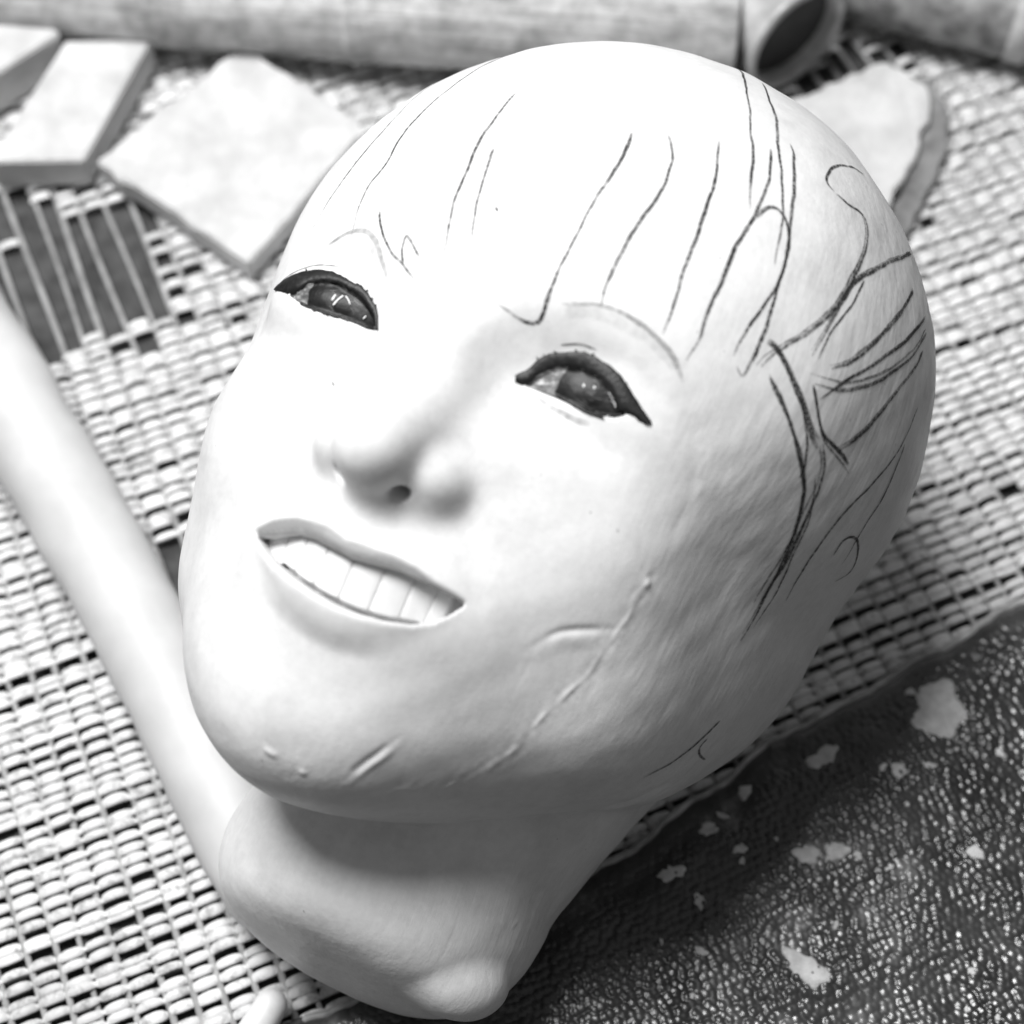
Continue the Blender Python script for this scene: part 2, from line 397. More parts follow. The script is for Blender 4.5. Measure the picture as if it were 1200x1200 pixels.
# --- hand-made unevenness, clay ridges and creases
def wobble(P, amp, lam, n, seed):
    r = np.random.default_rng(seed); out = np.zeros(len(P))
    for _ in range(n):
        k = r.normal(size=3); k *= 2 * math.pi / (lam * r.uniform(0.7, 1.5)) / np.linalg.norm(k)
        out += np.sin(P @ k + r.uniform(0, 6.28))
    return out * amp / math.sqrt(n)
def poly_dist(P, pts):
    pts = resample(pts, max(8, len(pts) * 4))
    d = np.full(len(P), 1e9); t = np.zeros(len(P)); sd = np.zeros(len(P))
    c = pts.mean(0); i0 = np.nonzero(((P - c) ** 2).sum(1) < (np.abs(pts - c).max() * 1.8 + 12) ** 2)[0]
    Q = P[i0]; dd = np.full(len(Q), 1e9); tt = np.zeros(len(Q)); ss = np.zeros(len(Q))
    for i in range(len(pts) - 1):
        a, b = pts[i], pts[i + 1]; e = b - a
        u = np.clip(((Q - a) @ e) / (e @ e + 1e-9), 0, 1)
        w = Q - a - u[:, None] * e; q = np.sqrt((w * w).sum(1))
        k = q < dd; dd[k] = q[k]; tt[k] = (i + u[k]) / (len(pts) - 1)
        side = np.cross(e, HN[i0]); side /= np.linalg.norm(side, axis=1)[:, None] + 1e-9
        ss[k] = (w * side).sum(1)[k]
    d[i0] = dd; t[i0] = tt; sd[i0] = ss
    return d, t, sd
disp = wobble(HV, 0.22, 34, 10, 1) + wobble(HV, 0.07, 11, 10, 2)
side = np.clip((HV[:, 0] - 48) / 25, 0, 1) + np.clip((-92 - HV[:, 2]) / 10, 0, 1)
face_mask = np.clip(side, 0, 1)
disp += face_mask * (wobble(HV * np.array([1, 1, 0.2]), 0.014, 4.5, 14, 3) + wobble(HV, 0.018, 9, 10, 4))
for _, pts in RIDGES:
    d, t, sd = poly_dist(HV + wobble(HV, 0.7, 7, 6, 61)[:, None] * np.array([0.7, 0.2, 0.7]), pts)
    n = 0.55 + 0.45 * np.sin(t * 70 + 3 * np.sin(t * 23))
    brk = np.clip(0.3 + wobble(HV, 0.8, 7, 9, 71), 0, 1.3)
    disp += np.exp(-(d / 0.5) ** 2) * 0.24 * brk * np.clip(6 * t * (1 - t) + 0.3, 0, 1)
    disp += np.exp(-(d / 2.6) ** 2) * 0.09 * wobble(HV, 1.0, 3.0, 8, 72)
for _, pts in CREASES:
    d, t, sd = poly_dist(HV, pts); env = np.sin(np.pi * np.clip(t, 0.02, 0.98)) ** 0.6
    disp += env * (-0.5 * np.exp(-((sd + 0.5) / 0.8) ** 2) + 0.4 * np.exp(-((sd - 1.1) / 1.0) ** 2)) * np.exp(-(d / 3) ** 4)
for _, pts in FOLDS:
    d, t, sd = poly_dist(HV, pts); env = np.sin(np.pi * np.clip(t, 0.02, 0.98)) ** 0.5
    disp += env * (-0.5 * np.exp(-((sd + 0.8) / 0.9) ** 2) + 0.22 * np.exp(-((sd - 1.8) / 2.4) ** 2)) * np.exp(-(d / 5) ** 4)
for _, pts in NECKCRACKS:
    d, t, sd = poly_dist(HV, pts)
    disp += (-0.5 * np.exp(-(d / 0.9) ** 2) + 0.2 * np.exp(-((sd - 1.8) / 1.2) ** 2) * (d < 5)) * np.clip(0.5 + wobble(HV, 0.6, 6, 8, 77), 0, 1.2)
for _, pts in TEMPLES:
    d, t, sd = poly_dist(HV, pts)
    disp += 0.22 * np.exp(-(d / 1.0) ** 2) * np.clip(wobble(HV, 1.0, 6, 8, 75), -0.2, 1) * np.sin(np.pi * t) - 0.15 * np.exp(-((sd - 2.5) / 2) ** 2) * np.exp(-(d / 5) ** 2)
for c, r, a in SPECK_BUMPS:
    disp += a * np.exp(-((HV - np.array(c)) ** 2).sum(1) / r ** 2)
HV = HV + disp[:, None] * HN

# lips carry a slightly darker colour of their own
front = HV[:, 1] < -62
lipv = np.zeros(len(HV), np.float32)
i = np.nonzero(front & (HV[:, 2] < -40) & (HV[:, 2] > -82) & (np.abs(HV[:, 0]) < 36))[0]
Pn = (HV[i] + wobble(HV[i], 0.15, 5, 6, 9)[:, None]).astype(np.float32)
up = poly2(Pn, UL_TOP + UL_LOW[::-1]); lo = poly2(Pn, LL_TOP + LL_BOT[::-1])
lipv[i] = np.maximum(np.clip(0.5 - up / 1.2, 0, 1), 0.55 * np.clip(0.4 - lo / 4.0, 0, 1))

N = NT('pale_clay'); v = N.obj()
at = N.n('ShaderNodeAttribute', attribute_name='lip')
big = N.ramp(N.noise(v, 110, 6, 0.65), [(0.3, 0.70), (0.52, 0.80), (0.7, 0.84)])
fine = N.ramp(N.noise(v, 900, 3), [(0.35, 0.95), (0.6, 1.0)])
c0 = N.mix(1.0, big.outputs[0], fine.outputs[0], 'MULTIPLY')
c1 = N.mix(at.outputs['Fac'], c0, 0.28)
sp = N.ramp(N.noise(v, 900, 2), [(0.755, 0.0), (0.775, 1.0)])
c2 = N.mix(sp.outputs[0], c1, 0.55)
N.l(c2, N.b.inputs['Base Color'])
rr = N.ramp(N.noise(v, 160, 3), [(0.3, 0.36), (0.7, 0.52)])
N.l(rr.outputs[0], N.b.inputs['Roughness'])
N.b.inputs['Specular IOR Level'].default_value = 0.35
N.b.inputs['Subsurface Weight'].default_value = 0.2
N.b.inputs['Subsurface Radius'].default_value = (1, 1, 1)
N.b.inputs['Subsurface Scale'].default_value = 0.0012
streak = N.noise(N.mapping(v, (1.0, 1.0, 0.14), (0.25, 0.1, 0)), 700, 3)
ats = N.n('ShaderNodeAttribute', attribute_name='brushed')
ms = N.n('ShaderNodeMath', operation='MULTIPLY'); N.l(streak, ms.inputs[0]); N.l(ats.outputs['Fac'], ms.inputs[1])
nb = N.bump(ms.outputs[0], 0.65, 0.00018)
nb = N.bump(N.noise(v, 1500, 5, 0.65), 0.25, 0.00012, nb)
N.l(nb, N.b.inputs['Normal'])
CLAY = N.m

head = empty('sculpted_head')
head.matrix_world = Matrix.Translation(Vector(HW_T * K)) @ Matrix(HW_R.tolist()).to_4x4()
tag(head, 'large pale clay head with painted dark eyes, toothy smile and pencilled hair lines', 'sculpture')
skin = mk('head_body', HV, HQ, CLAY, head)
lb = skin.data.attributes.new('brushed', 'FLOAT', 'POINT'); lb.data.foreach_set('value', (0.25 + 0.75 * face_mask).astype(np.float32))
la = skin.data.attributes.new('lip', 'FLOAT', 'POINT'); la.data.foreach_set('value', lipv)

tri = np.concatenate([HQ[:, :3], HQ[:, [0, 2, 3]]])
BVH = BVHTree.FromPolygons(HV.tolist(), HQ.tolist())
def front_hit(x, z):
    h = BVH.ray_cast(Vector((x, -200, z)), Vector((0, 1, 0)))
    return h[0].y if h[0] is not None else -70.0
def snap(p):
    q = BVH.find_nearest(Vector(p)); return np.array(q[0]), np.array(q[1])

# --- pencil strokes: thin graphite ribbons lying on the clay
N = NT('graphite'); v = N.obj()
at = N.n('ShaderNodeAttribute', attribute_name='press')
g = N.noise(v, 2600, 2, 0.7)
r1 = N.ramp(g, [(0.38, 0.4), (0.54, 1.0)])
m1 = N.n('ShaderNodeMath', operation='MULTIPLY'); N.l(at.outputs['Fac'], m1.inputs[0]); N.l(r1.outputs[0], m1.inputs[1])
N.l(m1.outputs[0], N.b.inputs['Alpha'])
N.b.inputs['Base Color'].default_value = (0.035, 0.035, 0.035, 1)
N.b.inputs['Roughness'].default_value = 0.55
GRAPH = N.m
N = NT('soft_brow_lid_shading')
at = N.n('ShaderNodeAttribute', attribute_name='press'); v = N.obj()
m1 = N.n('ShaderNodeMath', operation='MULTIPLY'); r1 = N.ramp(N.noise(N.mapping(v, (1, 1, 1)), 1200, 3), [(0.3, 0.4), (0.65, 1)])
N.l(at.outputs['Fac'], m1.inputs[0]); N.l(r1.outputs[0], m1.inputs[1]); N.l(m1.outputs[0], N.b.inputs['Alpha'])
N.b.inputs['Base Color'].default_value = (0.12, 0.12, 0.12, 1); N.b.inputs['Roughness'].default_value = 0.6
SOFT = N.m

def stroke(name, pts, width, mat, strength=1.0, offs=0.12, parent=None, taper=True, jit=0.12, thick=0.0, step=0.8):
    L = np.linalg.norm(np.diff(np.array(pts), axis=0), axis=1).sum()
    P = resample(pts, max(6, int(L / step))); n = len(P)
    r = np.random.default_rng(abs(hash((round(pts[0][0], 1), round(pts[0][2], 1), n))) % 99999)
    ph = r.uniform(0, 6.28, 4)
    C, NN = [], []
    for q in P:
        a, b = snap(q); C.append(a); NN.append(b)
    C = np.array(C); NN = np.array(NN)
    T = np.gradient(C, axis=0); T /= np.linalg.norm(T, axis=1)[:, None] + 1e-9
    B = np.cross(NN, T); B /= np.linalg.norm(B, axis=1)[:, None] + 1e-9
    u = np.linspace(0, 1, n)
    C = C + B * (jit * (np.sin(u * L * 0.35 + ph[0]) + 0.5 * np.sin(u * L * 0.9 + ph[1])))[:, None]
    w = width * 0.5 * (0.92 + 0.16 * np.sin(u * L * 0.12 + ph[2]) + 0.06 * r.normal(size=n))
    pr = strength * (0.92 + 0.2 * np.sin(u * L * 0.16 + ph[3]) + 0.1 * r.normal(size=n))
    if taper:
        e = np.clip(np.minimum(u / 0.06, (1 - u) / 0.14), 0, 1); w *= 0.55 + 0.45 * e; pr *= 0.35 + 0.65 * e
    across = (-1.0, -0.6, 0.0, 0.6, 1.0); al = (0.0, 1.0, 1.0, 1.0, 0.0); hh = (0, .7, 1, .7, 0)
    V, A = [], []
    for i in range(n):
        for s, a, h in zip(across, al, hh):
            q = C[i] + B[i] * s * w[i]
            q, nn = snap(q)
            V.append(q + nn * (offs + thick * h)); A.append(float(np.clip(a * pr[i], 0, 1)))
    F = [(i * 5 + j, i * 5 + j + 1, (i + 1) * 5 + j + 1, (i + 1) * 5 + j) for i in range(n - 1) for j in range(4)]
    o = mk(name, V, F, mat, parent)
    q = o.data.attributes.new('press', 'FLOAT', 'POINT'); q.data.foreach_set('value', A)
    return o
for w, pts in PENCIL_LINES:
    stroke('pencil_line', pts, w * 1.12, GRAPH, min(1.0, 0.86 + 0.2 * (w - 0.7) / 0.5), parent=head)
def fp(x, z): return (x, front_hit(x, z), z)
stroke('eyebrow', [fp(-44, 17.2), fp(-38, 20.6), fp(-34, 21.6), fp(-30, 20.4), fp(-24, 15)], 4.2, SOFT, 0.15, parent=head)
stroke('eyebrow_line', [fp(-45, 17.6), fp(-40, 21.2), fp(-35, 22.8), fp(-30, 21.6), fp(-25, 17.0), fp(-21, 12.5)], 1.6, SOFT, 0.42, parent=head)
stroke('eyebrow', [fp(26, 17.2), fp(33, 19.6), fp(40.9, 19.6), fp(47, 18.2), fp(54, 14.4)], 4.0, SOFT, 0.15, parent=head)
stroke('eyebrow_line', [fp(25, 18.6), fp(33, 21.4), fp(40.9, 21.2), fp(47, 19.6), fp(52.5, 16.4), fp(56, 12)], 1.6, SOFT, 0.42, parent=head)

for k, (w, pts) in enumerate(PENCIL_LINES):
    if w >= 1.0 and pts[0][0] > 66:                      # hair bundles at the side were drawn over more than once
        r = np.random.default_rng(400 + k); off = r.normal(0, 1.3, 3)
        stroke('pencil_line', [tuple(np.array(q) + off * (0.4 + 0.9 * i / len(pts))) for i, q in enumerate(pts)], w * 0.8, GRAPH, 0.7, parent=head)
for q in DARK_SPECKS:
    stroke('pencil_mark', [q, (q[0] + 0.6, q[1], q[2] - 0.3), (q[0] + 1.2, q[1], q[2] - 0.9)], 1.0 if q[2] > 0 else 0.6, GRAPH, 0.9, parent=head, step=0.3)

# --- eyes
N = NT('black_eye_paint'); v = N.obj()
r1 = N.ramp(N.noise(v, 1400, 4, 0.65), [(0.4, 0.004), (0.62, 0.012), (0.74, 0.06)])
N.l(r1.outputs[0], N.b.inputs['Base Color']); N.b.inputs['Roughness'].default_value = 0.5
N.l(N.bump(N.noise(v, 1800, 4), 0.5, 0.0002), N.b.inputs['Normal'])
BLACK = N.m
def iris_mat(name, cx, cz, rad, sclera):
    N = NT(name); v = N.obj()
    sx = N.n('ShaderNodeSeparateXYZ'); N.l(v, sx.inputs[0])
    cm = N.n('ShaderNodeCombineXYZ'); N.l(sx.outputs[0], cm.inputs[0]); N.l(sx.outputs[2], cm.inputs[1])
    wn = N.n('ShaderNodeTexNoise'); wn.inputs['Scale'].default_value = 700; N.l(v, wn.inputs['Vector'])
    sc = N.n('ShaderNodeVectorMath', operation='SCALE'); N.l(wn.outputs['Color'], sc.inputs[0]); sc.inputs['Scale'].default_value = 0.0011
    ad = N.n('ShaderNodeVectorMath', operation='ADD'); N.l(cm.outputs[0], ad.inputs[0]); N.l(sc.outputs[0], ad.inputs[1])
    ds = N.n('ShaderNodeVectorMath', operation='DISTANCE'); N.l(ad.outputs[0], ds.inputs[0])
    ds.inputs[1].default_value = ((cx) * K + 0.00055, cz * K + 0.00055, 0.0005)
    nm = N.n('ShaderNodeMath', operation='DIVIDE'); N.l(ds.outputs['Value'], nm.inputs[0]); nm.inputs[1].default_value = rad * K
    ring = N.ramp(nm.outputs[0], [(0.0, 0.003), (0.24, 0.004), (0.32, 0.026), (0.6, 0.012), (0.86, 0.004), (0.97, 0.008), (1.0, sclera)])
    st = N.ramp(N.noise(N.mapping(v, (1, 1, 2.2), (0, 0.5, 0)), 650, 4, 0.7), [(0.42, 0.5), (0.54, 1.0), (0.62, 1.8), (0.68, 3.0)])
    N.l(N.mix(1.0, ring.outputs[0], st.outputs[0], 'MULTIPLY'), N.b.inputs['Base Color'])
    N.b.inputs['Roughness'].default_value = 0.45
    N.b.inputs['Specular IOR Level'].default_value = 0.3
    N.l(N.bump(N.noise(v, 1300, 3), 0.35, 0.0002), N.b.inputs['Normal'])
    return N.m
WHITEP = simple('white_paint_stroke', 0.8, 0.4, 0.5, 0.1, 1500, 0.2)
def eye(side, top, band, low, cx, cz, rad, sclera, strokes, darks):
    e = empty('eye'); e.parent = head
    n = 44; B0 = resample(band, n); T0 = resample(top, n)
    V, F = [], []
    rows = (0, .12, .3, .5, .7, .88, 1.0); hs = (0.0, .5, .8, .85, .8, .45, -.05)
    jt = rng.normal(0, 0.1, n); jb = rng.normal(0, 0.14, n)
    for i in range(n):
        for s, h in zip(rows, hs):
            p = B0[i] * (1 - s) + T0[i] * s
            z = p[1] + (jt[i] * s + jb[i] * (1 - s))
            q, nn = snap((p[0], front_hit(p[0], z), z))
            V.append(q + nn * (0.12 + h * 0.6))
    m = len(rows)
    F = [(i * m + j, i * m + j + 1, (i + 1) * m + j + 1, (i + 1) * m + j) for i in range(n - 1) for j in range(m - 1)]
    mk('lash_band', V, F, BLACK, e)
    b = [q for q in band if low[0][0] - 0.3 <= q[0] <= low[-1][0] + 0.3]
    B1 = resample(b, n); L1 = resample(low, n)
    B1[:, 1] += 0.5; L1[:, 1] -= 0.2
    V = []; m = 14
    for i in range(n):
        for j in range(m):
            s = j / (m - 1); p = B1[i] * (1 - s) + L1[i] * s
            bulge = 1 - (2 * s - 1) ** 2
            V.append((p[0], front_hit(p[0], p[1]) - 0.2 - 0.6 * bulge * math.sin(math.pi * i / (n - 1)), p[1]))
    F = [(i * m + j, i * m + j + 1, (i + 1) * m + j + 1, (i + 1) * m + j) for i in range(n - 1) for j in range(m - 1)]
    mk('eyeball', V, F, iris_mat('painted_iris_' + side, cx, cz, rad, sclera), e)
    for pts, w in strokes:
        stroke('highlight', [fp(*p) for p in pts], w, WHITEP, 1, 0.95, e, jit=0.05, thick=0.15, step=0.3)
    for pts, w in darks:
        stroke('liner', [fp(*p) for p in pts], w, BLACK, 1, 0.3, e, jit=0.1, thick=0.3, step=0.5)
    r = np.random.default_rng(int(abs(cx) * 10))
    for q in range(9):                                     # painted streaks across the iris
        a = r.uniform(-0.8, 0.8); x0 = cx + r.uniform(-5, 4.5); z0 = cz + r.uniform(-2.2, 2.2); ln = r.uniform(0.8, 2.2)
        stroke('iris_streak', [fp(x0, z0), fp(x0 + ln * 0.5, z0 - ln * a * 0.4), fp(x0 + ln, z0 - ln * a)], r.uniform(0.25, 0.5), STREAK, r.uniform(0.25, 0.6), 0.85, e, jit=0.05, step=0.3)
    for q in range(8):                                    # brushed hairs along the upper lash edge
        i = int(r.uniform(3, n - 3)); p = T0[i]; dx = r.uniform(-0.9, 0.9); up = r.uniform(0.1, 0.6)
        stroke('lash', [fp(p[0] - dx * 0.5, p[1] - 0.7), fp(p[0], p[1]), fp(p[0] + dx, p[1] + up * 0.7)], 0.4, BLACK, 1, 0.25, e, jit=0.03, step=0.3)
    return e
STREAK = GRAPH.copy(); STREAK.name = 'grey_paint_streak'
STREAK.node_tree.nodes['Principled BSDF'].inputs['Base Color'].default_value = (0.25, 0.25, 0.25, 1)
eye('left', L_TOP, L_BAND, L_LOW, 38.6, 2.2, 9.6, 0.22,
    [([(35.2, 3.6), (35.5, 2.9)], 0.55), ([(37.6, 4.0), (38.0, 3.4)], 0.5), ([(41.5, 4.0), (43.0, 2.4), (43.8, 1.2)], 0.35)],
    [([(29.5, 1.8), (32.0, 0.9), (35.5, -0.5), (39.0, -1.3), (42, -1.5)], 1.0), ([(30.5, -1.0), (34.0, -1.7), (38, -2.3), (42.5, -2.2)], 0.8)])
eye('right', R_TOP, R_BAND, R_LOW, -30.2, 3.4, 10.2, 0.16,
    [([(-32.4, 2.0), (-31.9, 3.6), (-31.2, 5.0)], 0.6), ([(-30.6, 5.2), (-29.6, 4.6), (-28.6, 3.6)], 0.35),
     ([(-33.2, 3.0), (-33.0, 4.6)], 0.5), ([(-24.2, 1.6), (-23.7, 2.6)], 0.4)],
    [([(-41, -0.2), (-37, -0.5), (-33, -0.4), (-29, -0.1), (-24.5, -0.1), (-19.5, -0.4)], 0.8)])
stroke('eyelid_crease_shade', [fp(-53, 3.6), fp(-50, 7.2), fp(-45, 10.2), fp(-39, 11.8), fp(-35, 12)], 0.8, SOFT, 0.9, parent=head)  # shade of the upper lid folds, drawn as thin grey strokes
stroke('eyelid_crease_shade', [fp(27, 10.2), fp(31, 11.8), fp(35.5, 12.2)], 0.7, SOFT, 0.9, parent=head)
stroke('eyelid_crease_shade', [fp(24, -2.4), fp(29, -3.8), fp(35, -4.6), fp(40, -4.4)], 1.6, SOFT, 0.35, parent=head)  # soft shade under the left eye, painted as a wide grey stroke

# --- teeth, one mesh each
TOOTH = simple('tooth_enamel_clay', 0.78, 0.35, 0.5, 0.05, 400, 0.15)
ul = np.array(UL_LOW); ll = np.array(LL_TOP)
edges = [-23.8, -20.5, -15.6, -10.0, -3.6, 3.6, 10.8, 17.2, 22.0, 25.2]
for a, b in zip(edges[:-1], edges[1:]):
    V = []; nx, nz = 9, 11
    for i in range(nx):
        s = (0, .012, .07, .25, .5, .75, .93, .988, 1)[i]
        for j in range(nz):
            t = (0, .01, .05, .15, .32, .5, .68, .85, .95, .99, 1)[j]
            sq = 1 - 0.03 * (abs(2 * t - 1)) ** 8
            x = (a + b) / 2 + (s - 0.5) * (b - a - 0.05) * sq
            zt = np.interp(x, ul[:, 0], ul[:, 1]) + 1.3
            zb = np.interp(x, ll[:, 0], ll[:, 1]) + (1.3 if -15 < x < 21 else 0.2)
            if zb > zt - 2: zb = zt - 2
            z = zt + (zb - zt) * (t + 0.05 * (abs(2 * s - 1) ** 4) * (0.5 - t))
            rim = max(abs(2 * s - 1) ** 5, (abs(2 * t - 1)) ** 8)
            back = 3.5 if (i in (0, nx - 1) or j in (0, nz - 1)) else 0
            V.append((x, lip_y(x) + 2.6 + 0.28 * rim + back, z))
    F = [(i * nz + j, (i + 1) * nz + j, (i + 1) * nz + j + 1, i * nz + j + 1) for i in range(nx - 1) for j in range(nz - 1)]
    mk('tooth', V, F, TOOTH, head)

# ---------------------------------------------------------------- table and woven mat
TABLE = simple('dark_table_top', 0.055, 0.7, 0.3, 0.7, 220, 0.5)
s = 1400
tag(mk('table_top', [(-s, -s, -5.5), (s, -s, -5.5), (s, s, -5.5), (-s, s, -5.5)], [(0, 1, 2, 3)], TABLE), kind='structure')

N = NT('woven_cane'); v = N.n('ShaderNodeNewGeometry').outputs['Position']
inf = N.n('ShaderNodeObjectInfo')
r1 = N.ramp(N.noise(v, 55, 4), [(0.3, 0.5), (0.44, 0.82), (0.72, 0.9)])
r2 = N.ramp(inf.outputs['Random'], [(0, 0.82), (1, 1.0)])
r3 = N.ramp(N.noise(v, 420, 4, 0.7), [(0.34, 0.5), (0.48, 1.0)])
c = N.mix(1.0, r1.outputs[0], r2.outputs[0], 'MULTIPLY'); c = N.mix(1.0, c, r3.outputs[0], 'MULTIPLY')
N.l(c, N.b.inputs['Base Color']); N.b.inputs['Roughness'].default_value = 0.55
N.l(N.bump(N.noise(v, 900, 3), 0.35, 0.0003), N.b.inputs['Normal'])
CANE = N.m
CORD = simple('dull_warp_cord', 0.34, 0.7, 0.3, 0.35, 300, 0.4)
mat_root = empty('woven_mat', (0, 70, 0))
tag(mat_root, 'pale woven cane mat spread over the dark table', 'mat')
AR, AC = math.radians(22.5), math.radians(-67)
ER = np.array([math.cos(AR), math.sin(AR)]); EC = np.array([math.cos(AC), math.sin(AC)])
O2 = np.array([0.0, 70.0])
SW, SF = 8.6, 4.1
X0, X1, Y0, Y1 = -240, 245, -165, 318
def clip_range(o, e):
    lo, hi = -1e9, 1e9
    for k, (a, b) in enumerate(((X0, X1), (Y0, Y1))):
        t = sorted(((a - o[k]) / e[k], (b - o[k]) / e[k])); lo = max(lo, t[0]); hi = min(hi, t[1])
    return lo, hi
def strand(name, path, half_w, half_h, parent, mat=None):
    n = len(path); T = np.gradient(path, axis=0); T /= np.linalg.norm(T, axis=1)[:, None]
    S = np.cross(T, (0, 0, 1)); S /= np.linalg.norm(S, axis=1)[:, None]; U = np.cross(S, T)
    sec = [(-1, -.3), (-.82, .7), (0, 1), (.82, .7), (1, -.3), (0, -.8)]
    V = np.concatenate([(path + S * (half_w * a)[:, None] + U * (half_h * b)[:, None])[:, None] for a, b in sec], 1).reshape(-1, 3)
    F = [(i * 6 + j, (i + 1) * 6 + j, (i + 1) * 6 + (j + 1) % 6, i * 6 + (j + 1) % 6) for i in range(n - 1) for j in range(6)]
    F += [tuple(range(5, -1, -1)), tuple((n - 1) * 6 + j for j in range(6))]
    return mk(name, V - np.array([0, 70, 0]), F, mat or CANE, parent)
def warp_shift(c, k): return 0.9 * math.sin(c * 0.03 + k * 1.7) + 0.5 * math.sin(c * 0.011 + k)
for k in range(-42, 43):
    o = O2 + ER * k * SW; lo, hi = clip_range(o, EC)
    if hi - lo < 12: continue
    t = np.arange(lo, hi, 6.0)
    path = np.array([[*(o + EC * q + ER * warp_shift(q, k)), -2.9 + 0.25 * math.sin(q * 1.06 + k)] for q in t])
    strand('warp_strand', path, np.full(len(t), 1.05) * rng.uniform(0.85, 1.15), np.full(len(t), 0.8), mat_root, CORD)
gap_c = [(np.array((-165.0, 140.0)), 38, 31), (np.array((133.0, 243.0)), 28, 11), (np.array((-104, 20.0)), 11, 16), (np.array((-192.0, 168.0)), 20, 12)]
for k in range(-84, 85):
    o = O2 + EC * k * SF; lo, hi = clip_range(o, ER)
    if hi - lo < 12: continue
    jz = rng.uniform(-0.3, 0.25); jc = rng.uniform(-0.5, 0.5); ph = rng.uniform(0, 6.28); wd = rng.uniform(0.88, 1.1)
    per = 7; m0, m1 = math.ceil(lo / SW), math.floor(hi / SW)
    segs, cur = [], []
    for m in range(m0, m1):
        amp = 1.6 + rng.uniform(-0.5, 0.5); dc = rng.normal(0, 0.34); wj = rng.uniform(0.85, 1.12)
        mid = o + ER * (m + 0.5) * SW
        gone = any(abs((mid - g) @ ER) < a + rng.normal(0, 5) and abs((mid - g) @ EC) < b + rng.normal(0, 4) for g, a, b in gap_c) or rng.random() < 0.006
        if gone:
            if len(cur) > 3: segs.append(cur)
            cur = []; continue
        for q in range(per):
            u = q / per; a = math.sin(math.pi * u) ** 0.42
            r = (m + u) * SW
            p = o + ER * r + EC * (jc + 0.7 * math.sin(r * 0.02 + ph) + dc * a)
            cur.append((p[0], p[1], -3.1 + jz + amp * a * 1.1, (0.95 + 0.85 * a) * wd * wj))
    if len(cur) > 3: segs.append(cur)
    for sg in segs:
        sg = np.array(sg)
        strand('weft_strand', sg[:, :3], sg[:, 3], 0.45 + 0.06 * sg[:, 3], mat_root)

# ---------------------------------------------------------------- clay arm beside the head
def sweep(name, axis, radii, mat, parent=None, seg=40, n=90, squash=1.0, lump=0.0, seed=5, origin=(0, 0, 0)):
    A = resample(axis, n); R = resample(np.array(radii)[:, None] if np.ndim(radii) == 1 else radii, n)[:, 0]
    T = np.gradient(A, axis=0); T /= np.linalg.norm(T, axis=1)[:, None]
    S = np.cross(T, (0, 0, 1)); S /= np.linalg.norm(S, axis=1)[:, None]; U = np.cross(S, T)
    V, F = [], []
    # rounded ends
    caps = [(-1, 0)]
    rows = []
    m = 8
    for q in range(m): a = math.pi / 2 * (1 - q / m); rows.append((0, -math.sin(a), math.cos(a)))
    for i in range(n): rows.append((i, 0, 1))
    for q in range(1, m + 1): a = math.pi / 2 * q / m; rows.append((n - 1, math.sin(a), max(math.cos(a), 0.0)))
    for i, off, sc in rows:
        for j in range(seg):
            a = 2 * math.pi * j / seg
            V.append(A[i] + T[i] * off * R[i] + (S[i] * math.cos(a) + U[i] * math.sin(a) * squash) * R[i] * max(sc, 0.02))
    for i in range(len(rows) - 1):
        for j in range(seg):
            F.append((i * seg + j, i * seg + (j + 1) % seg, (i + 1) * seg + (j + 1) % seg, (i + 1) * seg + j))
    F.append(tuple(range(seg - 1, -1, -1))); F.append(tuple((len(rows) - 1) * seg + j for j in range(seg)))
    V = np.array(V)
    if lump: V = V + (wobble(V, lump, 30, 8, seed) + wobble(V, lump * 0.4, 10, 8, seed + 1))[:, None] * (V - np.repeat(np.array([A[r[0]] for r in rows]), seg, 0)) / 15
    return mk(name, V - np.array(origin), F, mat, parent)
arm = sweep('clay_limb', [(-232, 164, 17.5), (-205, 121, 17.5), (-175, 75, 17.2), (-148, 33, 17), (-124, -6, 16.8), (-104, -41, 16.5), (-84, -78, 15.5), (-72, -98, 14)],
            [18.5, 18.2, 17.8, 17.4, 17.0, 16.8, 16.0, 14.0], simple('limb_clay', 0.6, 0.5, 0.35, 0.1, 90, 0.25), lump=0.35)
tag(arm, 'smooth pale clay arm lying on the mat beside the chin', 'sculpture part')

# ---------------------------------------------------------------- dark pebbled leather under the neck
EDGE = np.array([(-95, -143), (-66, -134), (-20, -117), (26, -87), (66, -60), (80, -48), (97, -38), (112, -29.5), (132, -18), (150, -6.5), (169, 4), (187, 15), (230, 38)], float)
ex = np.linspace(EDGE[0, 0], EDGE[-1, 0], 150)
ey = np.interp(ex, EDGE[:, 0], EDGE[:, 1]) + wobble(np.stack([ex, 0 * ex, 0 * ex], 1), 1.0, 18, 8, 91) + wobble(np.stack([ex, 0 * ex, 0 * ex], 1), 0.5, 6, 8, 92)
EDGE = np.stack([ex, ey], 1)
def cells(P, pitch, seed):
    ij = np.floor(P / pitch).astype(int); best = np.full(len(P), 9.0); r2 = np.zeros(len(P))
    for a in (-1, 0, 1):
        for b in (-1, 0, 1):
            c = ij + (a, b)
            h = np.abs(np.sin(c[:, 0] * 127.1 + c[:, 1] * 311.7 + seed) * 43758.5453) % 1
            g = np.abs(np.sin(c[:, 0] * 269.5 + c[:, 1] * 183.3 + seed) * 24634.6345) % 1
            ctr = (c + np.stack([0.22 + 0.56 * h, 0.22 + 0.56 * g], 1) + np.stack([0.5 * (c[:, 1] % 2), 0 * h], 1) * 0.6) * pitch
            d = np.linalg.norm((P - ctr) * (1.12, 0.86), axis=1) / pitch
            k = d < best; best[k] = d[k]; r2[k] = h[k]
    return best, r2
